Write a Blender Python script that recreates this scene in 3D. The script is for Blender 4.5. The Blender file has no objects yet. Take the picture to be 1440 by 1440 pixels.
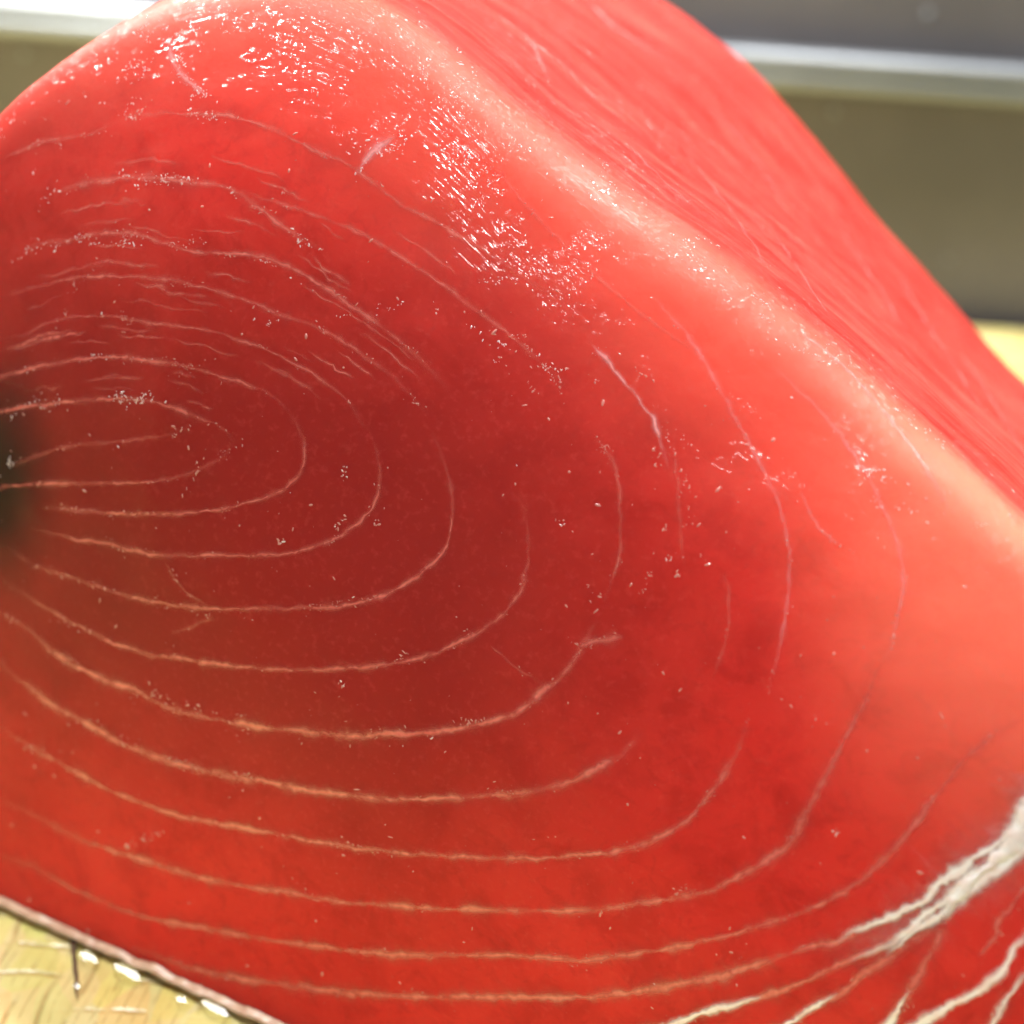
import bpy, bmesh, math, random
from mathutils import Vector, Matrix, noise
from mathutils.bvhtree import BVHTree

random.seed(7)
scene = bpy.context.scene
col = scene.collection
R = math.radians

# ------------------------------------------------------------------ camera
CAM = Vector((0.0, 0.0, 0.150))
PITCH, ROLL = R(25.0), R(-4.0)
FOV = R(46.0)
cam_d = bpy.data.cameras.new('camera')
cam = bpy.data.objects.new('camera', cam_d)
col.objects.link(cam)
cam.matrix_world = Matrix.Translation(CAM) @ Matrix.Rotation(math.pi / 2 - PITCH, 4, 'X') @ Matrix.Rotation(-ROLL, 4, 'Z')
cam_d.sensor_width = 24.0
cam_d.lens = 12.0 / math.tan(FOV / 2)
cam_d.clip_start, cam_d.clip_end = 0.01, 50.0
cam_d.dof.use_dof = True
cam_d.dof.focus_distance = 0.157
cam_d.dof.aperture_fstop = 7.0
scene.camera = cam
CM = cam.matrix_world.copy()
F_PX = 720.0 / math.tan(FOV / 2)

def ray(px, py):
    d = CM.to_3x3() @ Vector(((px - 720.0), -(py - 720.0), -F_PX))
    return d.normalized()

def on_plane(px, py, p0, n):
    d = ray(px, py)
    t = (p0 - CAM).dot(n) / d.dot(n)
    return CAM + d * t

# ------------------------------------------------------------------ world, lamps, exposure
world = bpy.data.worlds.new('World')
scene.world = world
world.use_nodes = True
bg = world.node_tree.nodes['Background']
bg.inputs['Color'].default_value = (0.86, 0.93, 1.0, 1)
bg.inputs['Strength'].default_value = 0.28

def area_lamp(name, loc, target, sx, sy, power, colour):
    d = bpy.data.lights.new(name, 'AREA')
    d.shape = 'RECTANGLE'; d.size = sx; d.size_y = sy
    d.energy = power; d.color = colour
    o = bpy.data.objects.new(name, d); col.objects.link(o)
    o.location = loc
    o.rotation_euler = (Vector(target) - Vector(loc)).to_track_quat('-Z', 'Y').to_euler()
    return o

area_lamp('ceiling_lamp', (0.44, 0.53, 1.20), (0.02, 0.2, 0.06), 0.34, 0.20, 21.0, (1.0, 0.95, 0.88))
LAMP2 = (-0.30, 0.20, 1.30)
area_lamp('ceiling_tube_lamp', LAMP2, (-0.05, 0.2, 0.0), 0.22, 0.30, 12.5, (1.0, 0.98, 0.95))
area_lamp('shelf_lamp', (-0.40, 0.50, 0.44), (-0.34, 0.58, 0.12), 0.40, 0.04, 6.5, (1.0, 0.95, 0.86))

scene.render.engine = 'CYCLES'
cy = scene.cycles
cy.max_bounces, cy.diffuse_bounces, cy.glossy_bounces, cy.transmission_bounces, cy.transparent_max_bounces = 6, 3, 3, 5, 8
cy.use_adaptive_sampling = True; cy.adaptive_threshold = 0.03
cy.caustics_reflective = cy.caustics_refractive = False
scene.view_settings.view_transform = 'Standard'
scene.view_settings.look = 'None'
scene.view_settings.exposure = 0.52
scene.view_settings.gamma = 1.0
scene.view_settings.use_curve_mapping = False

# ------------------------------------------------------------------ material helpers
class NT:
    def __init__(s, name):
        s.m = bpy.data.materials.new(name); s.m.use_nodes = True
        s.t = s.m.node_tree; s.t.nodes.clear()
        s.out = s.n('ShaderNodeOutputMaterial')
    def n(s, typ, ins=None, **kw):
        nd = s.t.nodes.new(typ)
        for k, v in kw.items(): setattr(nd, k, v)
        for k, v in (ins or {}).items():
            if isinstance(v, bpy.types.NodeSocket): s.t.links.new(v, nd.inputs[k])
            else: nd.inputs[k].default_value = v
        return nd
    def math(s, op, a, b=0.0, clamp=False):
        return s.n('ShaderNodeMath', {0: a, 1: b}, operation=op, use_clamp=clamp).outputs[0]
    def ramp(s, fac, stops, interp='LINEAR'):
        nd = s.n('ShaderNodeValToRGB', {'Fac': fac}); cr = nd.color_ramp; cr.interpolation = interp
        while len(cr.elements) < len(stops): cr.elements.new(0.5)
        for e, (p, c) in zip(cr.elements, stops):
            e.position = p; e.color = c if len(c) == 4 else (*c, 1)
        return nd.outputs['Color']
    def mix(s, fac, a, b, mode='MIX'):
        nd = s.n('ShaderNodeMix', data_type='RGBA', blend_type=mode)
        for i, v in ((0, fac), (6, a), (7, b)):
            if isinstance(v, bpy.types.NodeSocket): s.t.links.new(v, nd.inputs[i])
            else: nd.inputs[i].default_value = v if i == 0 or len(v) == 4 else (*v, 1)
        return nd.outputs[2]
    def maprange(s, v, a, b, c, d, smooth=True):
        nd = s.n('ShaderNodeMapRange', {0: v, 1: a, 2: b, 3: c, 4: d})
        if smooth: nd.interpolation_type = 'SMOOTHSTEP'
        return nd.outputs[0]
    def noise(s, vec, scale, detail=3.0, rough=0.55, dist=0.0):
        return s.n('ShaderNodeTexNoise', {'Vector': vec, 'Scale': scale, 'Detail': detail, 'Roughness': rough, 'Distortion': dist}).outputs['Fac']
    def done(s, sock):
        s.t.links.new(sock, s.out.inputs['Surface']); return s.m

# ------------------------------------------------------------------ setting: counter, steel wall
def obj(name, verts, faces, mat=None, parent=None, smooth=False, matrix=None):
    me = bpy.data.meshes.new(name)
    me.from_pydata([tuple(v) for v in verts], [], faces); me.update()
    if smooth: me.polygons.foreach_set('use_smooth', [True] * len(me.polygons))
    if mat: me.materials.append(mat)
    o = bpy.data.objects.new(name, me); col.objects.link(o)
    if matrix is not None: o.matrix_world = matrix
    if parent:
        o.parent = parent
    return o

def from_bm(name, bm, mat=None, parent=None, smooth=False):
    me = bpy.data.meshes.new(name); bm.to_mesh(me); bm.free()
    if smooth: me.polygons.foreach_set('use_smooth', [True] * len(me.polygons))
    if mat: me.materials.append(mat)
    o = bpy.data.objects.new(name, me); col.objects.link(o)
    if parent: o.parent = parent
    return o

def box_bm(lo, hi, bevel=0.0, seg=2):
    bm = bmesh.new()
    c = [(a + b) / 2 for a, b in zip(lo, hi)]
    bmesh.ops.create_cube(bm, size=1.0, matrix=Matrix.Translation(c) @ Matrix.Diagonal([b - a for a, b in zip(lo, hi)] + [1]))
    if bevel: bmesh.ops.bevel(bm, geom=bm.edges[:], offset=bevel, segments=seg, profile=0.5, affect='EDGES')
    return bm

def steel(name, base, rough, metal=0.9):
    k = NT(name)
    tc = k.n('ShaderNodeTexCoord').outputs['Object']
    mp = k.n('ShaderNodeMapping', {'Vector': tc, 'Scale': (3.0, 3.0, 120.0)}).outputs[0]
    br = k.noise(mp, 6.0, 4.0, 0.6)
    cl = k.noise(tc, 9.0, 3.0, 0.6)
    c = k.mix(k.maprange(cl, 0.3, 0.7, 0, 1), [x * 0.78 for x in base], base)
    r = k.math('ADD', k.math('MULTIPLY', cl, 0.18), rough)
    bp = k.n('ShaderNodeBump', {'Strength': 0.15, 'Distance': 0.0006, 'Height': br}).outputs[0]
    p = k.n('ShaderNodeBsdfPrincipled', {'Base Color': c, 'Metallic': metal, 'Roughness': r, 'Normal': bp})
    return k.done(p.outputs[0])

M_wall = steel('brushed_steel', (0.15, 0.143, 0.150), 0.42, 0.30)
M_ledge = steel('polished_steel', (0.30, 0.33, 0.37), 0.45)
M_counter = steel('counter_steel', (0.30, 0.29, 0.27), 0.35)

BY1 = on_plane(1425, 462, Vector((0, 0, 0)), Vector((0, 0, 1))).y
WY = BY1 + 0.012
counter = from_bm('counter', box_bm((-1.2, -0.35, -0.072), (1.2, WY, -0.032), 0.004), M_counter)
counter['kind'] = 'structure'
wall = from_bm('wall', box_bm((-1.2, WY + 0.001, -0.072), (1.2, WY + 0.02, 0.75)), M_wall)
wall['kind'] = 'structure'

# ledge: a rounded double lip running along the steel wall
pa = on_plane(1300, 85, Vector((0, WY - 0.02, 0)), Vector((0, 1, 0)))
pb = on_plane(1300, 140, Vector((0, WY - 0.02, 0)), Vector((0, 1, 0)))
zt, zb = pa.z, pb.z
prof = []
h = zt - zb
def arc(cy, cz, r, a0, a1, n):
    return [(cy + r * math.cos(R(a0 + (a1 - a0) * i / n)), cz + r * math.sin(R(a0 + (a1 - a0) * i / n))) for i in range(n + 1)]
r1 = h * 0.27
prof += [(WY - 0.0005, zt)] + arc(WY - 0.020, zt - r1, r1, 90, 250, 10) + arc(WY - 0.020, zb + r1, r1, 110, 270, 10) + [(WY - 0.0005, zb)]
vs, fs = [], []
for x in (-1.2, 1.2):
    vs += [(x, y, z) for y, z in prof]
n = len(prof)
for i in range(n - 1): fs.append((i, i + 1, n + i + 1, n + i))
fs.append(tuple(range(n))[::-1]); fs.append(tuple(range(n, 2 * n)))
ledge = obj('wall_ledge', vs, fs, M_ledge, wall, True)

# ------------------------------------------------------------------ cutting board
def wood_mat():
    k = NT('worn_yellow_wood')
    tc = k.n('ShaderNodeTexCoord').outputs['Object']
    rnd = k.n('ShaderNodeObjectInfo').outputs['Random']
    wob = k.n('ShaderNodeTexNoise', {'Vector': tc, 'Scale': 70.0, 'Detail': 2.0})
    v2 = k.n('ShaderNodeVectorMath', {0: wob.outputs['Color'], 1: (0.0035, 0.0035, 0.0)}, operation='MULTIPLY').outputs[0]
    v3 = k.n('ShaderNodeVectorMath', {0: tc, 1: v2}, operation='ADD').outputs[0]
    mp = k.n('ShaderNodeMapping', {'Vector': v3, 'Scale': (1.0, 0.72, 0.02), 'Rotation': (0, 0, 0.12)}).outputs[0]
    vcell = k.n('ShaderNodeTexVoronoi', {'Vector': mp, 'Scale': 190.0, 'Randomness': 1.0}).outputs['Color']
    sep = k.n('ShaderNodeSeparateXYZ', {0: v3})
    def cracks(axis, freq, nsc, seedv):
        w1 = k.noise(k.n('ShaderNodeVectorMath', {0: tc, 1: (seedv, seedv * 2, 0)}, operation='ADD').outputs[0], 60.0, 3.0)
        ph = k.math('ADD', k.math('MULTIPLY', sep.outputs[axis], freq), k.math('MULTIPLY', w1, 0.45))
        dist = k.math('ABSOLUTE', k.math('SUBTRACT', k.math('FRACT', ph), 0.5))
        msk = k.maprange(k.noise(k.n('ShaderNodeVectorMath', {0: tc, 1: (seedv * 3, 1, 0)}, operation='ADD').outputs[0], nsc, 3.0, 0.6), 0.42, 0.62, 0.0, 1.0)
        return k.math('MULTIPLY', k.maprange(dist, 0.0, 0.13, 1.0, 0.0), msk)
    crack = k.math('MAXIMUM', k.math('MAXIMUM', cracks(0, 210.0, 95.0, 0.3), cracks(1, 170.0, 110.0, 0.9)), k.math('MULTIPLY', cracks(0, 480.0, 150.0, 1.7), 0.5))
    gr = k.n('ShaderNodeMapping', {'Vector': tc, 'Scale': (300.0, 26.0, 26.0)}).outputs[0]
    grain = k.noise(gr, 1.0, 4.0)
    c = k.ramp(k.noise(tc, 55.0, 4.0, 0.6), [(0.25, (0.54, 0.42, 0.14)), (0.5, (0.68, 0.58, 0.22)), (0.75, (0.76, 0.69, 0.32))])
    c = k.mix(0.22, c, vcell, 'SOFT_LIGHT')
    c = k.mix(k.maprange(grain, 0.5, 0.75, 0.0, 0.25), c, (0.48, 0.34, 0.11))
    c = k.mix(k.math('MULTIPLY', crack, 0.60), c, (0.32, 0.20, 0.06))
    hgt = k.math('ADD', k.math('MULTIPLY', crack, -1.0), k.math('MULTIPLY', grain, 0.25))
    bp = k.n('ShaderNodeBump', {'Strength': 0.5, 'Distance': 0.0006, 'Height': hgt}).outputs[0]
    wet = k.noise(tc, 40.0)
    p = k.n('ShaderNodeBsdfPrincipled', {'Base Color': c, 'Roughness': k.maprange(wet, 0.35, 0.65, 0.25, 0.55), 'Normal': bp})
    return k.done(p.outputs[0])
M_wood = wood_mat()

board = bpy.data.objects.new('cutting_board', None); col.objects.link(board)
board['label'] = 'worn yellow wooden cutting board under the raw tuna loin'
board['category'] = 'cutting board'
gap = on_plane(107, 1350, Vector((0, 0, 0)), Vector((0, 0, 1)))
SW = 0.112
x = gap.x - 0.030 - 4 * SW
for i in range(10):
    bm = box_bm((0.0003, 0, 0), (SW - 0.0003, BY1 + 0.02, 0.030), 0.0007, 1)
    o = from_bm('stave', bm, M_wood, board)
    o.location = (x + i * SW, -0.02, -0.0305 - (0.0002 if i % 2 else 0.0))

k = NT('wood_cut_shadow')
M_cut_shadow = k.done(k.n('ShaderNodeBsdfPrincipled', {'Base Color': (0.10, 0.065, 0.035, 1), 'Roughness': 0.4}).outputs[0])
vs, fs = [], []
for i in range(13):
    f = i / 12
    px = 102 + 6 * f + 1.5 * noise.noise(Vector((f * 5, 0, 0))); py = 1308 + 96 * f
    w = 4.2 * (1 - f) ** 0.7 * (1 + 0.4 * noise.noise(Vector((f * 7, 2, 0)))) + 0.6
    for sx_ in (-1, 1):
        p = on_plane(px + sx_ * w, py, Vector((0, 0, 0)), Vector((0, 0, 1))); p.z = 0.0002; vs.append(p)
    if i: fs.append((2 * i - 2, 2 * i - 1, 2 * i + 1, 2 * i))
obj('knife_cut_shadow', vs, fs, M_cut_shadow, board)  # flat sliver: knife cut with its shadow painted as dark colour

# ------------------------------------------------------------------ tuna loin : frame of the cut face
P1 = on_plane(0, 1272, Vector((0, 0, 0)), Vector((0, 0, 1)))
P2 = on_plane(400, 1452, Vector((0, 0, 0)), Vector((0, 0, 1)))
eu = (P2 - P1).normalized()
LEAN = R(7)
nh = Vector((eu.y, -eu.x, 0)).normalized()
if nh.y > 0: nh = -nh
nf = (nh * math.cos(LEAN) + Vector((0, 0, 1)) * math.sin(LEAN)).normalized()
ev = nf.cross(eu).normalized()
if ev.z < 0: ev = -ev
O = on_plane(690, 720, P1, nf)
FM = Matrix((( eu.x, ev.x, nf.x, O.x), (eu.y, ev.y, nf.y, O.y), (eu.z, ev.z, nf.z, O.z), (0, 0, 0, 1)))
FI = FM.inverted()
V0 = (FI @ P1).y      # board line in face coordinates

def face_uv(px, py, depth=0.0):
    p = FI @ on_plane(px, py, O - nf * depth, nf)
    return p.x, p.y

DEP = 0.135
RIDGE = [(-50, 232), (80, 100), (235, 8), (385, -8), (500, 52), (590, 135), (682, 232), (808, 332), (900, 396), (1030, 492), (1160, 592), (1290, 688),
         (1400, 770), (1530, 900), (1620, 1080), (1630, 1400)]
BACK = [(600, -70), (690, -80), (830, -55), (938, 10), (1056, 96), (1152, 208), (1248, 326), (1342, 434), (1430, 535),
        (1560, 640), (1620, 800), (1640, 950)]
def polar_table(pts):
    t = []
    for u, v in pts:
        t.append((math.atan2(v, u), math.hypot(u, v)))
    t.sort()
    return t
def polar_eval(t, a):
    if a < t[0][0]: lo, hi, s = (t[-1][0] - 2 * math.pi, t[-1][1]), t[0], None
    elif a >= t[-1][0]: lo, hi = t[-1], (t[0][0] + 2 * math.pi, t[0][1])
    else:
        for i in range(len(t) - 1):
            if t[i][0] <= a < t[i + 1][0]: lo, hi = t[i], t[i + 1]; break
    f = (a - lo[0]) / (hi[0] - lo[0])
    # straight line in the plane between the two points
    x0, y0 = lo[1] * math.cos(lo[0]), lo[1] * math.sin(lo[0])
    x1, y1 = hi[1] * math.cos(hi[0]), hi[1] * math.sin(hi[0])
    dx, dy = x1 - x0, y1 - y0
    ca, sa = math.cos(a), math.sin(a)
    den = ca * dy - sa * dx
    return (x0 * dy - y0 * dx) / den if abs(den) > 1e-9 else lo[1] * (1 - f) + hi[1] * f

ur, vr = face_uv(1660, 1400)
ul, vl = face_uv(-20, 150)
front_pts = [face_uv(p[0], p[1], 0.015) for p in RIDGE]
pl = FI @ on_plane(-180, 1190, Vector((0, 0, 0)), Vector((0, 0, 1)))
u_l = face_uv(-240, 700)[0]
front_pts += [(front_pts[-1][0] - 0.006, V0 + 0.012), (front_pts[-1][0] - 0.022, V0), (0.03, V0), (-0.02, V0), (-0.05, V0),
              ((FI @ P1).x, V0), ((FI @ P1).x - 0.012, V0 + 0.002), (u_l, V0 + 0.022), (u_l - 0.004, V0 + 0.05), face_uv(-200, 420), face_uv(-120, 260)]
back_pts = [face_uv(px, py, DEP) for px, py in BACK]
ubr = back_pts[-1][0]
back_pts += [(ubr, V0 + 0.02), (ubr - 0.02, V0), (0.03, V0), (-0.03, V0), (u_l + 0.03, V0 + 0.004), (u_l + 0.02, V0 + 0.05), (front_pts[0][0] + 0.02, front_pts[0][1] - 0.015)]
TF, TB = polar_table(front_pts), polar_table(back_pts)
NTH = 600
def smooth_ring(T, it):
    r = [polar_eval(T, -math.pi + 2 * math.pi * (i + 0.5) / NTH) for i in range(NTH)]
    for _ in range(it):
        r = [(r[i - 1] + 2 * r[i] + r[(i + 1) % NTH]) / 4 for i in range(NTH)]
    return r
RF, RB = smooth_ring(TF, 110), smooth_ring(TB, 90)

import numpy as np
ANG = np.array([-math.pi + 2 * math.pi * (i + 0.5) / NTH for i in range(NTH)])
RFa, RBa = np.array(RF), np.array(RB)
# how strongly the rim rounds over: broad along the upper ridge, tight along the skin edge
up = np.clip((np.sin(ANG - R(-12)) + 0.62) / 1.35, 0, 1); up = up * up * (3 - 2 * up)
G0, D0, EXP = 0.021, 0.080, 2.3
ridge = np.stack([RFa * np.cos(ANG), RFa * np.sin(ANG)], 1)
NFACE, NSIDE, NREAR = 150, 120, 24
def rim_drop(u, v):
    """depth of the cut face below its flat middle, from the distance to the rounded rim"""
    out = np.zeros(len(u))
    for a in range(0, len(u), 4000):
        d = np.hypot(u[a:a + 4000, None] - ridge[None, :, 0], v[a:a + 4000, None] - ridge[None, :, 1])
        drop = G0 * up[None, :] * np.clip(1 - d / D0, 0, 1) ** EXP
        out[a:a + 4000] = drop.max(axis=1)
    return out
ff = np.arange(1, NFACE + 1) / NFACE
UU = (RFa[:, None] * ff[None, :] * np.cos(ANG)[:, None]); VV = (RFa[:, None] * ff[None, :] * np.sin(ANG)[:, None])
DROP = rim_drop(UU.ravel(), VV.ravel()).reshape(NTH, NFACE)
for _ in range(6):
    DROP = (np.roll(DROP, 1, 0) + 2 * DROP + np.roll(DROP, -1, 0)) / 4
rows = []
for i in range(NTH):
    ca, sa = math.cos(ANG[i]), math.sin(ANG[i])
    rf, rb = RF[i], RB[i]
    pts = [(rf * f, -DROP[i, j], 0.0, f) for j, f in enumerate(ff)]
    b0 = Vector((rf, -DROP[i, -1]))
    tg = Vector((rf / NFACE * 3, DROP[i, -4] - DROP[i, -1])).normalized()
    b3 = Vector((rb, -DEP)); dd = (b3 - b0)
    ln = 0.003 + 0.011 * up[i]
    b1 = b0 + tg * ln; b2 = b0 + dd * 0.25
    for j in range(1, NSIDE + 1):
        f = j / NSIDE
        q = b0 * (1 - f) ** 3 + b1 * 3 * f * (1 - f) ** 2 + b2 * 3 * f * f * (1 - f) + b3 * f ** 3
        sdv = max(0.0, min(1.0, (f - 0.16) / 0.16))
        pts.append((q.x, q.y, sdv * sdv * (3 - 2 * sdv), 1 + 2 * f))
    E = Vector((rb - 0.010, -DEP - 0.008)); P = b3 + (b3 - b2).normalized() * 0.006
    for j in range(1, 9):
        f = j / 8
        q = b3 * (1 - f) ** 2 + P * 2 * f * (1 - f) + E * f * f
        pts.append((q.x, q.y, 1.0, 3 + 0.2 * f))
    for j in range(1, NREAR + 1):
        f = j / NREAR
        q = E.lerp(Vector((0.004, -DEP - 0.012)), f); pts.append((q.x, q.y, 1.0, 3.2 + f))
    # soften the crest
    lo_, hi_ = NFACE - 26, NFACE + 34
    seg = np.array([(p[0], p[1]) for p in pts[lo_:hi_]])
    for _ in range(int(150 * up[i])):
        seg[1:-1] = (seg[:-2] + 2 * seg[1:-1] + seg[2:]) / 4
    for j in range(lo_, hi_): pts[j] = (seg[j - lo_][0], seg[j - lo_][1], pts[j][2], pts[j][3])
    rows.append([(r * ca, r * sa, w, sd, t) for r, w, sd, t in pts])
NP = len(rows[0])
def lump(p):
    q = Vector(p)
    d = 0.00035 * noise.noise(q * 45) + 0.00014 * noise.noise(q * 170 + Vector((3, 1, 7))) + 0.00003 * noise.noise(q * 520)
    return d
verts = [Vector((0, 0, -float(DROP[:, 0].mean())))]; att_side = [0.0]; att_t = [0.0]
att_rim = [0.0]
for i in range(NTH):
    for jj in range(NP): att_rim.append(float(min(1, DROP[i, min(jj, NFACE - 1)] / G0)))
    for (xx, yy, w, sd, t) in rows[i]:
        verts.append(Vector((xx, yy, w))); att_side.append(sd); att_t.append(t)
faces = []
def vid(i, j): return 1 + (i % NTH) * NP + j
for i in range(NTH):
    faces.append((0, vid(i, 0), vid(i + 1, 0)))
    for j in range(NP - 1):
        faces.append((vid(i, j), vid(i, j + 1), vid(i + 1, j + 1), vid(i + 1, j)))
faces.append(tuple(vid(i, NP - 1) for i in range(NTH))[::-1])
me = bpy.data.meshes.new('flesh')
me.from_pydata([tuple(v) for v in verts], [], faces); me.update()
# uneven, hand-cut surface : move along the normal (base stays on the board)
nrm = [v.normal.copy() for v in me.vertices]
flat = FM
for v, nn in zip(me.vertices, nrm):
    sd = att_side[v.index]
    d = lump(v.co) * (0.9 + 0.5 * sd)
    if 0 < sd and att_t[v.index] < 3:      # long furrows left by the knife and the fibres
        tt = att_t[v.index]
        d += 0.0004 * sd * noise.noise(Vector((tt * 9.0, math.atan2(v.co.y, v.co.x) * 1.6, 2.0)))
    v.co += nn * d
    wz = (FM @ v.co).z
    if wz < 0.0004:
        p = FM @ v.co; p.z = 0.0004; v.co = FI @ p
me.update()
me.polygons.foreach_set('use_smooth', [True] * len(me.polygons))
at = me.attributes.new('side', 'FLOAT', 'POINT'); at.data.foreach_set('value', att_side)
at = me.attributes.new('tt', 'FLOAT', 'POINT'); at.data.foreach_set('value', att_t)
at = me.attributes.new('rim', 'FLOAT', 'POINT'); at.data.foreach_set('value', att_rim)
at = me.attributes.new('ang', 'FLOAT', 'POINT')
at.data.foreach_set('value', [math.atan2(v.co.y, v.co.x) for v in me.vertices])

tuna = bpy.data.objects.new('tuna_loin', None); col.objects.link(tuna)
tuna.location = (O.x, O.y, 0)
tuna['label'] = 'large wet raw red tuna loin with pale curved fat lines on its cut face'
tuna['category'] = 'raw tuna'
TW = Matrix.Translation(tuna.location)
TWI = TW.inverted()

flesh = bpy.data.objects.new('flesh', me); col.objects.link(flesh)
flesh.parent = tuna
flesh.matrix_local = TWI @ FM

bu, bv = face_uv(-25, 680)
cu, cv = face_uv(400, 800)
pu, pv = face_uv(1500, 840)
PXU = abs(face_uv(1000, 720)[0] - face_uv(400, 720)[0]) / 600
def flesh_mat():
    k = NT('raw_tuna_flesh')
    tc = k.n('ShaderNodeTexCoord').outputs['Object']
    side = k.n('ShaderNodeAttribute', attribute_name='side').outputs['Fac']
    tt = k.n('ShaderNodeAttribute', attribute_name='tt').outputs['Fac']
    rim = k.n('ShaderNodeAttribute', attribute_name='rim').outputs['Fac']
    ang = k.n('ShaderNodeAttribute', attribute_name='ang').outputs['Fac']
    big = k.noise(tc, 22.0, 3.0, 0.5)
    med = k.noise(tc, 130.0, 4.0, 0.6, 0.6)
    fine = k.noise(tc, 900.0, 3.0, 0.6)
    c = k.ramp(big, [(0.3, (0.60, 0.026, 0.020)), (0.5, (0.71, 0.038, 0.028)), (0.72, (0.78, 0.056, 0.038))])
    c = k.mix(k.maprange(med, 0.42, 0.72, 0.0, 0.45), c, (0.40, 0.010, 0.010))
    gm = k.noise(tc, 380.0, 3.0, 0.6, 0.8)
    c = k.mix(k.maprange(gm, 0.5, 0.75, 0.0, 0.24), c, (0.30, 0.008, 0.008))
    # fattier outer layer towards the rounded rim, paled further as painted light on the crest
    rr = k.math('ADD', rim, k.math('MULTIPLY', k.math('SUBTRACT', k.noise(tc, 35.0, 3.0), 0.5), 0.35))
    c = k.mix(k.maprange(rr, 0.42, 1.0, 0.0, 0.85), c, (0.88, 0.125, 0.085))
    def far(u_, v_, sy):
        d_ = k.n('ShaderNodeVectorMath', {0: k.n('ShaderNodeVectorMath', {0: tc, 1: (u_, v_, 0)}, operation='SUBTRACT').outputs[0], 1: (1.0, sy, 0.0)}, operation='MULTIPLY').outputs[0]
        l_ = k.n('ShaderNodeVectorMath', {0: d_}, operation='LENGTH').outputs['Value']
        return k.math('ADD', l_, k.math('MULTIPLY', k.math('SUBTRACT', big, 0.5), 0.016))
    # maroon core and pale belly side; face's shade and right-hand glow painted in too
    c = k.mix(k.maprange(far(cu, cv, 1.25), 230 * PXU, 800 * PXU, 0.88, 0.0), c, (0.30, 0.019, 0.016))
    c = k.mix(k.maprange(far(pu, pv, 0.8), 90 * PXU, 390 * PXU, 0.90, 0.0), c, (0.95, 0.21, 0.135))
    c = k.mix(k.maprange(fine, 0.50, 0.8, 0.0, 0.17), c, (0.80, 0.12, 0.09))
    # long muscle fibres on the trimmed side
    fv = k.n('ShaderNodeCombineXYZ', {'X': k.math('MULTIPLY', tt, 12.0), 'Y': k.math('MULTIPLY', ang, 1.5), 'Z': 0.3}).outputs[0]
    fib = k.noise(fv, 2.0, 4.0, 0.6, 0.7)
    fc = k.ramp(fib, [(0.34, (0.30, 0.016, 0.013)), (0.5, (0.46, 0.034, 0.028)), (0.70, (0.58, 0.070, 0.055))])
    c = k.mix(k.math('MULTIPLY', side, 0.95), c, fc)
    # dark blood line muscle at one end of the cut face
    d = k.n('ShaderNodeVectorMath', {0: k.n('ShaderNodeVectorMath', {0: tc, 1: (bu, bv, 0)}, operation='SUBTRACT').outputs[0], 1: (1.0, 0.62, 0.0)}, operation='MULTIPLY').outputs[0]
    ln = k.n('ShaderNodeVectorMath', {0: d}, operation='LENGTH').outputs['Value']
    ln = k.math('ADD', ln, k.math('MULTIPLY', k.math('SUBTRACT', big, 0.5), 0.012))
    c = k.mix(k.maprange(ln, 0.006, 0.055, 0.70, 0.0), c, (0.17, 0.018, 0.012))
    c = k.mix(k.maprange(ln, 0.002, 0.015, 0.95, 0.0), c, (0.022, 0.012, 0.007))
    # wet, slightly grainy surface
    patch = k.maprange(k.noise(k.n('ShaderNodeVectorMath', {0: tc, 1: (0.37, 0.11, 0.0)}, operation='ADD').outputs[0], 75.0, 4.0, 0.65), 0.47, 0.59, 0.0, 1.0)
    patch = k.math('MULTIPLY', patch, k.maprange(rim, 0.57, 0.82, 0.04, 1.0))
    grain = k.noise(tc, 1100.0, 2.0, 0.5)
    vo = k.noise(tc, 720.0, 0.0, 0.5, 0.0)
    hgt = k.math('ADD', k.math('MULTIPLY', k.math('MULTIPLY', vo, k.math('ADD', patch, 0.10)), 1.3), k.math('MULTIPLY', grain, 0.03))
    sv = k.n('ShaderNodeCombineXYZ', {'X': k.math('MULTIPLY', tt, 55.0), 'Y': k.math('MULTIPLY', ang, 17.0), 'Z': 0.7}).outputs[0]
    streak = k.noise(sv, 1.0, 1.2, 0.5, 0.6)
    hgt = k.math('ADD', hgt, k.math('MULTIPLY', k.math('MULTIPLY', streak, k.math('ADD', patch, 0.10)), 2.4))
    bp = k.n('ShaderNodeBump', {'Strength': 0.2, 'Distance': 0.0002, 'Height': k.math('ADD', med, k.math('MULTIPLY', grain, 0.5))}).outputs[0]
    bp2 = k.n('ShaderNodeBump', {'Strength': 0.85, 'Distance': 0.00042, 'Height': hgt}).outputs[0]
    cw = k.math('MULTIPLY', k.math('ADD', k.math('MULTIPLY', patch, 0.75), 0.07), k.math('SUBTRACT', 1.0, k.math('MULTIPLY', side, 0.75)))
    p = k.n('ShaderNodeBsdfPrincipled', {'Base Color': c, 'Roughness': 0.5, 'Specular IOR Level': 0.12, 'Normal': bp, 'IOR': 1.38,
            'Subsurface Weight': 1.0, 'Subsurface Radius': (1.0, 0.16, 0.11), 'Subsurface Scale': 0.0085,
            'Coat Weight': cw, 'Coat Roughness': 0.13, 'Coat IOR': 1.40, 'Coat Normal': bp2})
    return k.done(p.outputs[0])
M_flesh = flesh_mat()
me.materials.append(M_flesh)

# collision tree in world space
bmw = bmesh.new(); bmw.from_mesh(me); bmw.transform(FM); bmw.normal_update()
BVH = BVHTree.FromBMesh(bmw)
bmw.free()
def hit(px, py):
    loc, nr, idx, dist = BVH.ray_cast(CAM, ray(px, py))
    if loc is None: return None
    if nr.dot(ray(px, py)) > 0: nr = -nr
    return loc, nr, dist

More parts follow.
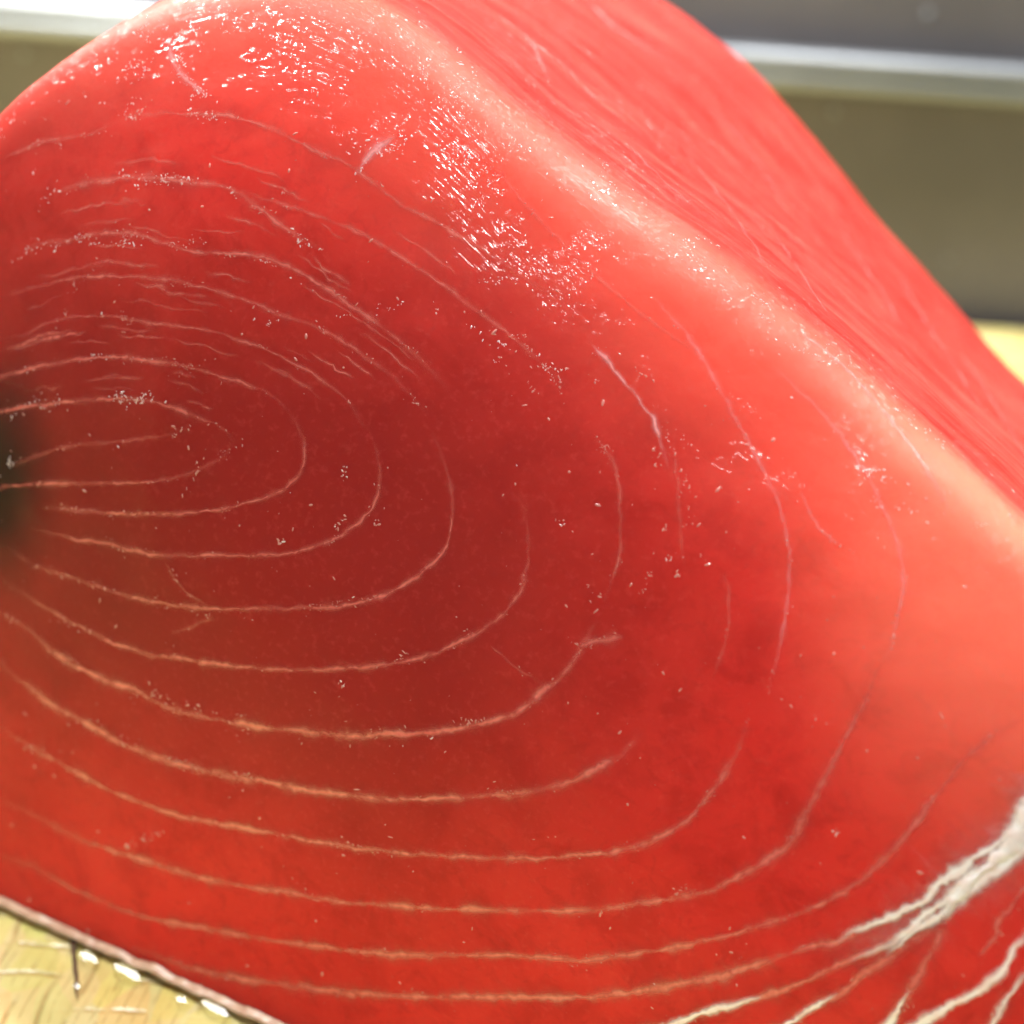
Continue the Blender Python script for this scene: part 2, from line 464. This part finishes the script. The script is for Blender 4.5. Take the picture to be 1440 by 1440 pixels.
# ------------------------------------------------------------------ fat lines (muscle membranes) lying in the cut face
def fat_mat(name, pale, soft, lo=0.45):
    k = NT(name)
    tc = k.n('ShaderNodeTexCoord').outputs['Object']
    al = k.n('ShaderNodeAttribute', attribute_name='alpha').outputs['Fac']
    nz = k.noise(tc, 700.0, 3.0, 0.6)
    c = k.mix(k.maprange(nz, 0.3, 0.7, 0.0, 1.0), pale, soft)
    bp = k.n('ShaderNodeBump', {'Strength': 0.6, 'Distance': 0.0003, 'Height': nz}).outputs[0]
    p = k.n('ShaderNodeBsdfPrincipled', {'Base Color': c, 'Roughness': 0.38, 'Normal': bp, 'Specular IOR Level': 0.5, 'Coat Weight': 0.3, 'Coat Roughness': 0.1})
    tr = k.n('ShaderNodeBsdfTransparent')
    # membrane thins out and breaks up
    a2 = k.math('MULTIPLY', al, k.maprange(k.noise(tc, 420.0, 3.0, 0.65), 0.30, 0.62, lo, 1.0), True)
    mx = k.n('ShaderNodeMixShader', {0: a2, 1: tr.outputs[0], 2: p.outputs[0]})
    return k.done(mx.outputs[0])
M_mem = fat_mat('membrane', (0.70, 0.165, 0.125), (0.60, 0.095, 0.072))
M_fat = fat_mat('white_fat', (0.97, 0.93, 0.90), (0.94, 0.76, 0.71), 0.8)
M_pink = fat_mat('pink_sinew', (0.80, 0.36, 0.36), (0.72, 0.22, 0.20))

def catmull(pts, step=5.0):
    P = [Vector(p) for p in pts]
    P = [P[0] * 2 - P[1]] + P + [P[-1] * 2 - P[-2]]
    out = []
    for i in range(1, len(P) - 2):
        a, b, c, d = P[i - 1:i + 3]
        n = max(2, int((c - b).length / step))
        for j in range(n):
            t = j / n
            out.append(0.5 * ((2 * b) + (c - a) * t + (2 * a - 5 * b + 4 * c - d) * t * t + (3 * b - a - 3 * c + d) * t ** 3))
    out.append(P[-2])
    return out

PXM = 0.19 / F_PX      # metres per photo pixel at the cut face (about)
def ribbon(name, pts, width, strength=0.8, mat=None, lift=0.00004, jit=1.7, fade=(0.14, 0.22), seed=0, spread=2.3, glow=0.36, asym=0.0, raise_mm=0.03, widths=None):
    line = catmull(pts)
    tot = len(line)
    W = 11
    vs, fs, al = [], [], []
    prev = []
    sx = seed * 13.7 + pts[0][0] * 0.01
    for i, q in enumerate(line):
        f = i / max(1, tot - 1)
        j1 = noise.noise(Vector((q.x * 0.05 + sx, q.y * 0.05, 0))) * jit * 1.6 + noise.noise(Vector((q.x * 0.16, q.y * 0.16, sx))) * jit * 0.8 + noise.noise(Vector((q.x * 0.4, q.y * 0.4, sx + 2))) * jit * 0.5
        t = (line[min(i + 1, tot - 1)] - line[max(i - 1, 0)]).normalized()
        q2 = q + Vector((-t.y, t.x)) * j1
        h_ = hit(q2.x, q2.y)
        if h_ is None:
            prev.append(None); continue
        loc, nr, dist = h_
        h2 = hit(q2.x + t.x * 3, q2.y + t.y * 3)
        if h2 is None: prev.append(None); continue
        tan = (h2[0] - loc)
        if tan.length > 0.004: prev.append(None); continue
        tan.normalize()
        sidev = nr.cross(tan).normalized()
        wv = widths and (widths[min(int(f * (len(widths) - 1)), len(widths) - 2)] * (1 - (f * (len(widths) - 1)) % 1) + widths[min(int(f * (len(widths) - 1)) + 1, len(widths) - 1)] * ((f * (len(widths) - 1)) % 1)) if widths else width
        wv = wv * dist / F_PX * (0.78 + 0.5 * noise.noise(Vector((q.x * 0.03, q.y * 0.03, sx + 5))) + 0.4 * noise.noise(Vector((q.x * 0.11, q.y * 0.11, sx + 5))))
        a = strength * (0.84 + 0.55 * noise.noise(Vector((q.x * 0.022, q.y * 0.022, sx + 9))))
        if f < fade[0]: a *= f / fade[0]
        if f > 1 - fade[1]: a *= (1 - f) / fade[1]
        row = []
        for w in range(W):
            s = (w / (W - 1)) * 2 - 1
            e = 0.25 * noise.noise(Vector((q.x * 0.22, q.y * 0.22, s * 2 + sx)))
            p = loc + sidev * (s * wv * (1 + e) * spread)
            # stay on the surface
            nl, nn, ni, nd = BVH.find_nearest(p)
            if nl is None: nl, nn = p, nr
            if nn.dot(nr) < 0: nn = -nn
            hp = max(0.0, 1 - s * s)
            p = nl + nn * (lift + raise_mm * 0.001 * hp)
            row.append(len(vs)); vs.append(TWI @ p)
            al.append(max(0, min(1, a)) * min(1.0, (1 - abs(s)) * 4) * (math.exp(-(s * spread / 0.62) ** 2) + glow * max(0, 1 - abs(s)) * (1 + asym * s)) if spread > 1.5 else max(0, min(1, a)) * min(1.0, (1 - abs(s)) * 2.5))
        prev.append(row)
    runs, cur = [], []
    for row in prev + [None]:
        if row: cur.append(row)
        elif cur: runs.append(cur); cur = []
    prev = max(runs, key=len) if runs else []
    for a_, b_ in zip(prev, prev[1:]):
        if a_ and b_:
            for w in range(W - 1): fs.append((a_[w], a_[w + 1], b_[w + 1], b_[w]))
    if not fs: return None
    o = obj(name, vs, fs, mat or M_mem, tuna, True)
    at = o.data.attributes.new('alpha', 'FLOAT', 'POINT'); at.data.foreach_set('value', al)
    return o

LINES = [  # (photo polyline, half width px, strength)
 ([(-30, 688), (60, 680), (130, 680), (200, 678), (260, 668), (300, 650), (322, 632), (328, 612)], 4, .55),
 ([(10, 655), (50, 642), (100, 627), (150, 622), (220, 614), (270, 605)], 4, .40),
 ([(60, 712), (110, 718), (170, 722), (250, 722), (320, 715), (370, 700), (410, 680), (428, 650), (425, 612), (405, 580)], 4.5, .72),
 ([(-30, 592), (0, 580), (40, 572), (80, 566), (130, 562), (180, 560), (220, 566), (260, 580), (310, 600), (330, 618)], 4.5, .8),
 ([(-30, 538), (0, 530), (30, 522), (80, 510), (140, 503), (200, 505), (260, 515), (320, 532), (380, 555), (415, 590)], 4.5, .75),
 ([(45, 742), (90, 755), (150, 765), (220, 780), (300, 781), (380, 780), (420, 775), (470, 758), (510, 730), (530, 700), (534, 655), (525, 610)], 4.5, .75),
 ([(10, 768), (50, 795), (110, 815), (170, 835), (240, 850), (310, 856), (400, 855), (480, 852), (530, 840), (580, 815), (615, 785), (632, 755), (636, 700), (625, 650), (605, 600)], 5, .75),
 ([(0, 815), (75, 860), (150, 900), (210, 920), (260, 926), (310, 935), (400, 941), (480, 940), (560, 932), (620, 915), (670, 890), (720, 850), (740, 800), (742, 740), (728, 685)], 5.5, .75),
 ([(-20, 850), (40, 885), (80, 920), (150, 958), (190, 970), (225, 990), (260, 1002), (370, 1022), (450, 1030), (500, 1035), (550, 1032), (625, 1027), (720, 1005), (760, 975), (790, 950), (820, 910), (840, 870)], 7, .75),
 ([(-20, 915), (65, 985), (110, 1010), (165, 1042), (215, 1062), (265, 1077), (325, 1091), (380, 1100), (425, 1109), (475, 1116), (540, 1123), (625, 1122), (720, 1116), (785, 1105), (830, 1085), (880, 1057), (910, 1020)], 7.5, .8),
 ([(-20, 1005), (35, 1045), (100, 1082), (165, 1115), (220, 1137), (275, 1152), (350, 1165), (425, 1180), (500, 1192), (600, 1202), (720, 1207), (780, 1205), (840, 1200), (890, 1192), (935, 1172), (970, 1150), (1010, 1100), (1040, 1050), (1052, 1010)], 6.5, .72),
 ([(-20, 1110), (45, 1145), (110, 1177), (155, 1195), (210, 1212), (295, 1237), (375, 1250), (475, 1267), (575, 1275), (720, 1280), (820, 1280), (920, 1267), (995, 1252), (1045, 1230), (1105, 1190), (1130, 1150), (1160, 1095), (1190, 1035), (1215, 990), (1245, 915)], 7, .72),
 ([(-20, 1196), (45, 1217), (115, 1255), (200, 1288), (260, 1300), (350, 1317), (450, 1330), (550, 1342), (720, 1343), (810, 1349), (920, 1337), (1020, 1315), (1120, 1285), (1185, 1255), (1225, 1225), (1270, 1180), (1320, 1115), (1370, 1055), (1445, 1005)], 7, .72),
 ([(180, 1330), (275, 1363), (400, 1385), (550, 1400), (720, 1402), (820, 1402), (920, 1390), (1020, 1370), (1120, 1337), (1190, 1320), (1210, 1305), (1260, 1285), (1300, 1260), (1315, 1245), (1345, 1230)], 8.5, .9),
 ([(840, 1462), (945, 1440), (980, 1427), (1045, 1410), (1120, 1385), (1170, 1360), (1245, 1330), (1275, 1310), (1305, 1290), (1335, 1275)], 7.5, .95),
 ([(1040, 1470), (1105, 1440), (1145, 1415), (1185, 1395), (1220, 1365), (1260, 1340), (1285, 1320), (1320, 1305)], 8, .95),
 ([(1235, 1470), (1250, 1440), (1270, 1410), (1295, 1365), (1315, 1330), (1330, 1300)], 8, .95),
 ([(1375, 1345), (1400, 1315), (1405, 1295), (1445, 1245)], 6, .9),
 ([(1380, 1462), (1395, 1440), (1420, 1395), (1445, 1365)], 7, .9),
 ([(1085, 960), (1102, 880), (1110, 810), (1107, 760), (1090, 695), (1065, 645), (1030, 580), (1000, 525), (965, 470), (915, 415)], 4.2, .32),
 ([(1245, 935), (1265, 860), (1270, 805), (1262, 765), (1245, 720), (1220, 670), (1180, 610), (1130, 555), (1080, 512)], 4.2, .38),
 ([(835, 610), (865, 660), (872, 720), (870, 780), (850, 850)], 4, .45),
 ([(810, 910), (840, 902), (880, 895)], 6, .6),
 ([(20, 360), (60, 342), (100, 338), (135, 330), (190, 329), (240, 345), (285, 355), (350, 358), (390, 368), (430, 388), (480, 420), (530, 455), (590, 505), (635, 555)], 5, .75),
 ([(70, 278), (105, 262), (160, 252), (200, 248), (250, 254), (310, 262), (345, 278), (372, 298), (400, 320), (430, 338), (460, 360)], 6, .8),
 ([(340, 268), (420, 295), (500, 325), (600, 385), (675, 440), (740, 490), (800, 550)], 4.5, .55),
 ([(165, 165), (220, 160), (280, 161), (325, 163), (365, 175), (400, 190), (440, 210), (500, 238), (560, 285), (625, 320), (720, 378), (790, 435)], 4.5, .65),
 ([(0, 420), (30, 410), (60, 402), (100, 392), (150, 388), (205, 390), (260, 398), (310, 412), (360, 428), (400, 445), (450, 462), (540, 520), (610, 590)], 4.5, .62),
 ([(0, 475), (35, 470), (75, 452), (110, 445), (155, 445), (220, 455), (300, 467), (400, 503), (480, 555), (520, 610)], 4, .55),
 ([(560, 150), (640, 190), (700, 240), (750, 300), (830, 380), (920, 455), (1000, 505)], 4, .45),
 ([(0, 225), (60, 200), (120, 190), (160, 175)], 4, .5),
 ([(1105, 450), (1200, 530), (1290, 640), (1335, 720)], 4, .4),
 ([(230, 790), (260, 830), (290, 850)], 3.5, .4), ([(240, 890), (275, 880), (305, 866)], 3.5, .35),
 ([(690, 905), (720, 935), (760, 960)], 3, .35), ([(1125, 690), (1150, 740), (1185, 770)], 3, .35),
 ([(950, 630), (955, 720), (962, 800)], 4, .35), ([(1020, 800), (1025, 880), (1000, 960)], 4, .3),
]
for i, (pts, w, s) in enumerate(LINES):
    ribbon('fat_line', pts, w, s * (1.18 if pts[-1][1] > 850 or pts[0][1] > 950 else 1.0), M_pink if pts[0][0] > 1050 and pts[0][1] < 1000 else None, seed=i, fade=(0.14, 0.10) if pts[0][1] > 950 or len(pts) > 16 else (0.14, 0.22))
# broken fine threads running between the rings of the upper half
RINGS = [LINES[26][0], LINES[24][0], LINES[23][0], LINES[27][0], LINES[28][0], LINES[4][0], LINES[3][0]]
for i in range(46):
    a_ = random.randrange(len(RINGS) - 1)
    A_, B_ = catmull(RINGS[a_], 6), catmull(RINGS[a_ + 1], 6)
    f0 = random.uniform(0.02, 0.8); f1 = f0 + random.uniform(0.08, 0.22); t = random.uniform(0.15, 0.85)
    pts = []
    for k_ in range(7):
        f = min(1, f0 + (f1 - f0) * k_ / 6)
        p = A_[int(f * (len(A_) - 1))].lerp(B_[int(f * (len(B_) - 1))], t)
        pts.append((p.x + random.uniform(-2, 2), p.y + random.uniform(-2, 2)))
    if (Vector(pts[0]) - Vector(pts[-1])).length > 25:
        ribbon('fat_thread', pts, random.uniform(2.0, 3.6), random.uniform(.35, .7), seed=200 + i, jit=2.4, fade=(.25, .25))
for i, (pts, w, s) in enumerate([
    ([(830, 480), (865, 520), (905, 570), (922, 598), (940, 658)], 4.5, .7),
    ([(740, 55), (770, 75), (800, 100), (830, 130), (865, 150)], 7, .7),
    ([(825, 0), (860, 35), (905, 65), (930, 80), (958, 100)], 10, .7),
    ([(1170, 310), (1190, 335), (1215, 375), (1240, 410), (1275, 470)], 5, .6),
    ([(1090, 330), (1130, 390), (1170, 450)], 4, .4), ([(1260, 380), (1300, 450), (1345, 520), (1390, 590)], 7, .45),
    ([(960, 210), (1000, 260), (1050, 330), (1080, 380)], 5, .35), ([(1000, 150), (1060, 220), (1110, 300)], 6, .3),
    ([(880, 200), (930, 250), (975, 290)], 5, .35), ([(700, 20), (745, 60), (770, 110)], 7, .35),
    ([(1340, 480), (1380, 540), (1430, 620), (1450, 660)], 6, .4),
    ([(500, 245), (515, 225), (535, 205), (560, 192)], 8, .7), ([(235, 50), (245, 90), (270, 120), (295, 135)], 6, .6)]):
    ribbon('sinew', pts, w * 0.8, s * 1.1, M_pink, seed=i + 60)

# ------------------------------------------------------------------ white fat seam at the lower corner
ribbon('fat_halo', [(1455, 1090), (1440, 1140), (1400, 1195), (1350, 1240), (1290, 1285), (1220, 1320), (1150, 1345)], 30, .5, M_pink, jit=2, fade=(0.02, 0.5), seed=88, raise_mm=0.0, lift=0.00002, glow=0.6)
SEAMS = [
 ([(1455, 1118), (1440, 1148), (1428, 1178), (1402, 1212), (1372, 1240), (1345, 1268), (1325, 1300)], [9, 12, 13, 12, 11, 9, 4], 1.3),
 ([(1460, 1138), (1446, 1170), (1432, 1195), (1404, 1222), (1385, 1232), (1355, 1262), (1340, 1282)], [9, 14, 12, 9, 11, 9, 4], 1.3),
 ([(1452, 1128), (1428, 1160), (1400, 1188), (1372, 1205), (1352, 1222), (1318, 1243), (1305, 1262), (1262, 1284), (1210, 1306), (1170, 1326)], [8, 7, 5, 8, 9, 5, 6, 4, 5, 3], 1.15),
 ([(1415, 1200), (1388, 1222), (1360, 1235), (1340, 1258), (1302, 1285), (1272, 1312), (1240, 1332), (1190, 1352)], [6, 8, 9, 7, 6, 6, 4, 3], 1.0),
 ([(1342, 1265), (1325, 1285), (1295, 1302), (1270, 1322), (1245, 1345)], [6, 7, 6, 5, 3], .8),
 ([(1265, 1465), (1295, 1440), (1335, 1415), (1360, 1402), (1380, 1390), (1410, 1365), (1425, 1335), (1450, 1305)], [8, 7, 6, 3, 7, 7, 4, 5], 1.3),
 ([(1235, 1468), (1250, 1440), (1262, 1420), (1280, 1390)], [7, 5, 4, 3], 1.1),
 ([(930, 1447), (980, 1427), (1030, 1413), (1075, 1400)], [5, 5, 4, 3], 1.0),
 ([(1095, 1447), (1125, 1428), (1150, 1412), (1180, 1396)], [5, 5, 4, 3], 1.0),
 ([(1388, 1455), (1402, 1428), (1422, 1395), (1448, 1360)], [4, 4, 3, 4], .8),
]
ribbon('fat_seam', [(1462, 1110), (1446, 1150), (1426, 1184), (1398, 1212), (1368, 1238), (1342, 1266), (1322, 1296)], 20, 1.5, M_fat, jit=2.4, fade=(0.02, 0.2), seed=130, raise_mm=0.30, widths=[17, 21, 20, 16, 14, 10, 5], spread=1.0)
for i, (pts, ws, st) in enumerate(SEAMS):
    ribbon('fat_seam', pts, 8, st * 1.2, M_fat, jit=1.7, fade=(0.03, 0.3), seed=91 + i, raise_mm=0.14, widths=[w * 1.35 for w in ws], spread=1.6, glow=0.4)

# ------------------------------------------------------------------ skin rim along the lower edge of the cut face
def skin_mat():
    k = NT('pale_skin')
    tc = k.n('ShaderNodeTexCoord').outputs['Object']
    nz = k.noise(tc, 500.0, 3.0)
    c = k.ramp(nz, [(0.3, (0.46, 0.27, 0.17)), (0.6, (0.64, 0.45, 0.30)), (0.8, (0.72, 0.57, 0.41))])
    p = k.n('ShaderNodeBsdfPrincipled', {'Base Color': c, 'Roughness': 0.35, 'Subsurface Weight': 0.3, 'Subsurface Radius': (1, .5, .4), 'Subsurface Scale': 0.002,
            'Normal': k.n('ShaderNodeBump', {'Strength': 0.5, 'Distance': 0.0004, 'Height': nz}).outputs[0]})
    return k.done(p.outputs[0])
M_skin = skin_mat()
vs, fs = [], []
N = 220
u0, u1 = (FI @ P1).x - 0.010, 0.09
for i in range(N + 1):
    u = u0 + (u1 - u0) * i / N
    th = 0.0005 + 0.0003 * noise.noise(Vector((u * 260, 0, 4))) + 0.00015 * noise.noise(Vector((u * 900, 2, 4)))
    zz = 0.0009 + 0.0005 * max(0, noise.noise(Vector((u * 180, 7, 1))))
    ou = 0.0006 + 0.0003 * noise.noise(Vector((u * 340, 3, 9)))
    base = FM @ Vector((u, V0, 0))
    for yy, z in ((-0.004, zz), (ou, zz), (ou + 0.0006, zz + th * 0.5), (ou, zz + th), (ou - 0.0012, zz + th * 1.5), (-0.004, zz + th * 1.6)):
        vs.append(TWI @ Vector((base.x + nh.x * yy, base.y + nh.y * yy, z)))
for i in range(N):
    for j in range(5):
        a, b = i * 6 + j, (i + 1) * 6 + j
        fs.append((a, a + 1, b + 1, b))
obj('skin', vs, fs, M_skin, tuna, True)

# ------------------------------------------------------------------ moisture : beads, bubbles and shreds; the wet glints are painted as white specks
def wet_mat(name, colr, a):
    k = NT(name)
    p = k.n('ShaderNodeBsdfPrincipled', {'Base Color': (*colr, 1), 'Roughness': 0.15, 'Specular IOR Level': 0.8, 'Coat Weight': 1.0, 'Coat Roughness': 0.03})
    mx = k.n('ShaderNodeMixShader', {0: a, 1: k.n('ShaderNodeBsdfTransparent').outputs[0], 2: p.outputs[0]})
    return k.done(mx.outputs[0])
M_speck_glint = wet_mat('white_specks_and_glints', (0.93, 0.76, 0.75), 0.7)  # whitish colour paints the sparkle of the ridge into the specks
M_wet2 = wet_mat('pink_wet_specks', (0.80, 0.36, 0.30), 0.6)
cap_v, cap_f = [], []
NS = 7
for ri, (rr, hh) in enumerate(((1.0, -0.15), (0.86, 0.38), (0.5, 0.72))):
    for j in range(NS):
        a = 2 * math.pi * j / NS
        cap_v.append((rr * math.cos(a), rr * math.sin(a), hh))
cap_v.append((0, 0, 0.85))
for r_ in range(2):
    for j in range(NS):
        cap_f.append((r_ * NS + j, r_ * NS + (j + 1) % NS, (r_ + 1) * NS + (j + 1) % NS, (r_ + 1) * NS + j))
for j in range(NS): cap_f.append((2 * NS + j, 2 * NS + (j + 1) % NS, 3 * NS))
def beads(spots):
    vs, fs = [], []
    for px, py, sz in spots:
        h_ = hit(px, py)
        if not h_: continue
        loc, nr, dist = h_
        r_ = sz * dist / F_PX
        q = nr.to_track_quat('Z', 'Y').to_matrix().to_4x4() @ Matrix.Rotation(random.random() * 6.28, 4, 'Z')
        m = Matrix.Translation(loc) @ q @ Matrix.Diagonal((r_ * random.uniform(.6, 2.2), r_ * random.uniform(.4, 1.0), r_ * random.uniform(.2, .6), 1))
        b = len(vs)
        vs += [TWI @ (m @ (Vector(v) * (1 + random.uniform(-.12, .12)))) for v in cap_v]
        fs += [tuple(b + i for i in f) for f in cap_f]
    return vs, fs
spots = []; spots2 = []
def cluster(pts, n, spread, lo, hi, to=None):
    to = spots if to is None else to
    line = catmull(pts, 4.0)
    k_ = 0
    while k_ < n:
        ii = random.randrange(len(line)); q = line[ii]
        c = noise.noise(Vector((q.x * 0.018, q.y * 0.018, n)))
        if c < 0.0 and random.random() < 0.85: k_ += 1; continue
        t = (line[min(ii + 1, len(line) - 1)] - line[max(ii - 1, 0)]).normalized()
        c0 = q + Vector((random.gauss(0, 1), random.gauss(0, 1))) * spread
        m = 1 + int(random.random() ** 3 * 14)
        big = random.random() ** 2
        ang_ = random.gauss(0, 0.35)
        t = Vector((t.x * math.cos(ang_) - t.y * math.sin(ang_), t.x * math.sin(ang_) + t.y * math.cos(ang_)))
        for _ in range(m):
            k_ += 1
            d = random.gauss(0, 1) * m * 1.3; e = random.gauss(0, 1) * (0.6 + m * 0.22)
            to.append((c0.x + t.x * d - t.y * e, c0.y + t.y * d + t.x * e, lo + (hi - lo) * random.random() ** 1.6 * (0.4 + 0.8 * big)))
A = spots; B = spots2
cluster([(560, 30), (640, 90), (700, 160), (760, 225), (850, 270), (930, 330)], 80, 17, 0.6, 2.6)
cluster([(560, 30), (640, 90), (700, 160), (760, 225), (850, 270), (930, 330)], 80, 34, 0.6, 2.0)
cluster([(930, 330), (1050, 410), (1200, 530), (1300, 600), (1440, 720)], 140, 13, 0.5, 2.0)
cluster([(0, 215), (100, 130), (180, 80), (260, 40), (420, 40)], 200, 22, 0.6, 2.0)
cluster([(60, 200), (200, 60), (300, 30)], 60, 40, 0.6, 1.6)
cluster([(240, 60), (265, 115), (295, 138)], 90, 4, 0.7, 2.0)
cluster([(500, 240), (530, 205), (640, 215), (690, 260), (720, 330)], 170, 9, 0.7, 2.2)
cluster([(165, 165), (280, 161), (365, 175), (440, 210)], 60, 3.5, 0.6, 1.9)
cluster([(70, 278), (160, 252), (250, 254), (345, 278), (400, 320), (450, 355)], 150, 3, 0.6, 1.9)
cluster([(20, 360), (100, 338), (240, 345), (350, 358), (450, 410)], 150, 4, 0.6, 1.7)
cluster([(340, 428), (400, 445), (600, 430), (650, 455), (780, 520)], 110, 7, 0.6, 1.7)
cluster([(30, 522), (140, 503), (200, 505)], 60, 1.6, 0.7, 1.7)
cluster([(40, 572), (130, 562), (210, 563)], 130, 1.8, 0.7, 2.2)
cluster([(5, 655), (22, 652)], 24, 2, 1.0, 2.6)
cluster([(190, 970), (370, 1022), (500, 1035), (700, 1010)], 90, 4, 0.9, 2.4, B)
cluster([(165, 1042), (265, 1077), (380, 1100)], 110, 3, 0.9, 2.4, B)
cluster([(110, 1177), (155, 1195), (275, 1150)], 50, 3, 1.0, 2.4, B)
cluster([(650, 430), (760, 520), (930, 600), (950, 790), (880, 740)], 160, 40, 0.8, 2.6, B)
cluster([(650, 430), (760, 520), (930, 600), (950, 790), (880, 740)], 60, 40, 0.5, 1.5)
cluster([(1050, 560), (1250, 700), (1330, 740), (1400, 730)], 70, 18, 0.5, 1.7)
for pts, w, s_ in LINES:
    cluster(pts, int(len(pts) * 5), 2.5, 0.7, 2.0, B)
for _ in range(550): B.append((random.uniform(0, 1440), random.uniform(0, 1440), 0.6 + 2.2 * random.random() ** 2.5))
for _ in range(40): A.append((random.uniform(0, 1440), random.uniform(0, 1100), 0.5 + 1.2 * random.random() ** 2))
for q in [(485, 660), (484, 672), (475, 740), (482, 728), (395, 760), (530, 735), (1103, 118), (900, 120), (1255, 333), (790, 735), (1110, 1180), (940, 785), (480, 962), (605, 1035), (1175, 1170)]:
    for _ in range(7):
        a_ = random.random() * 6.28
        (A if _ < 2 else B).append((q[0] + 4 * math.cos(a_), q[1] + 4 * math.sin(a_), random.uniform(1, 1.8)))
for sp, mt in ((spots, M_speck_glint), (spots2, M_wet2)):
    vs, fs = beads(sp)
    mo = obj('moisture_and_glints', vs, fs, mt, tuna, True); mo['kind'] = 'stuff'

# ------------------------------------------------------------------ water drops on the board
def water_mat():
    k = NT('clear_water')
    fr = k.n('ShaderNodeFresnel', {'IOR': 1.33}).outputs[0]
    mx = k.n('ShaderNodeMixShader', {0: fr, 1: k.n('ShaderNodeBsdfTransparent', {'Color': (0.93, 0.93, 0.88, 1)}).outputs[0],
             2: k.n('ShaderNodeBsdfGlossy', {'Roughness': 0.05}).outputs[0]})
    return k.done(mx.outputs[0])
M_water = water_mat()
def drop(px, py, L, Wd, Hh, rot, label):
    """a bead of water leaning against the wet edge of the meat : a shallow dome with a slanted top"""
    c = on_plane(px, py, Vector((0, 0, 0)), Vector((0, 0, 1)))
    hv = ((CAM - c).normalized() + (Vector(LAMP2) - c).normalized()).normalized()
    nseg, nring = 32, 10
    vs, fs = [], []
    ax = Vector((math.cos(rot), math.sin(rot), 0)); ay = Vector((-math.sin(rot), math.cos(rot), 0))
    low = 0.0
    dome = []
    for r_ in range(nring + 1):
        rad = 1 - r_ / nring
        for j in range(nseg):
            a = 2 * math.pi * j / nseg
            wob = (0.98 + 0.12 * noise.noise(Vector((math.cos(a) * 1.4 + px, math.sin(a) * 1.4, 0)))) * (1 - 0.30 * abs(math.sin(a)) ** 0.6)
            off = ax * (L * rad * wob * math.cos(a)) + ay * (Wd * rad * wob * math.sin(a))
            z = -(off.x * hv.x + off.y * hv.y) / hv.z + Wd * 0.035 * (1 - rad * rad)
            z += 0.00001 * noise.noise(off * 900 + Vector((px, py, 0)))
            dome.append(Vector((off.x, off.y, z)))
    low = min(v.z for v in dome)
    dome = [Vector((v.x, v.y, v.z - low + 0.0002)) for v in dome]
    vs = [Vector((v.x * 1.08, v.y * 1.08, 0.0)) for v in dome[:nseg]] + dome
    for r_ in range(nring + 1):
        for j in range(nseg):
            fs.append((r_ * nseg + j, r_ * nseg + (j + 1) % nseg, (r_ + 1) * nseg + (j + 1) % nseg, (r_ + 1) * nseg + j))
    o = obj('water_drop', vs, fs, M_water, None, True)
    o.location = (c.x, c.y, 0.0003)
    o['label'] = label; o['category'] = 'water drop'; o['group'] = 'water drops on the cutting board'
    return o
br = math.atan2(eu.y, eu.x)
drop(125, 1352, .0019, .0012, .0014, br, 'medium water drop shining on the board beside the shadowed knife cut')
drop(180, 1374, .0028, .0013, .0015, br, 'longest water drop on the board under the pale skin edge')
drop(108, 1391, .0007, .0007, .0008, br, 'tiny water drop sitting on the shadowed knife cut')
drop(256, 1411, .0011, .0010, .0011, br, 'small round water drop on the board close to the pale skin edge')
drop(303, 1424, .0028, .0011, .0013, br, 'narrow water drop on the board lying along the pale skin edge')

# ------------------------------------------------------------------ splashes on the steel wall
def wall_drop(px, py, r_, label):
    c = on_plane(px, py, Vector((0, WY + 0.001, 0)), Vector((0, 1, 0)))
    bm = bmesh.new()
    bmesh.ops.create_uvsphere(bm, u_segments=14, v_segments=8, radius=1.0)
    for v in bm.verts:
        v.co.x *= r_ * (1 + 0.1 * noise.noise(v.co + Vector((px, 0, 0)))); v.co.z *= r_ * 1.1 * (1.1 if v.co.z < 0 else 1); v.co.y = min(0.0, v.co.y * r_ * 0.5)
    o = from_bm('wall_splash', bm, M_ledge, None, True)
    o.location = c - Vector((0, 0.0003, 0))
    o['label'] = label; o['category'] = 'water drop'; o['group'] = 'water splashes on the steel wall'
wall_drop(1305, 20, .0016, 'bright splash drop on the steel wall above the ledge')
wall_drop(1173, 157, .0016, 'splash drop on the steel wall just below the ledge')
wall_drop(1334, 366, .0013, 'faint splash drop low on the dark part of the steel wall')
wall_drop(34, 76, .0016, 'splash drop on the pale end of the steel wall below the ledge')
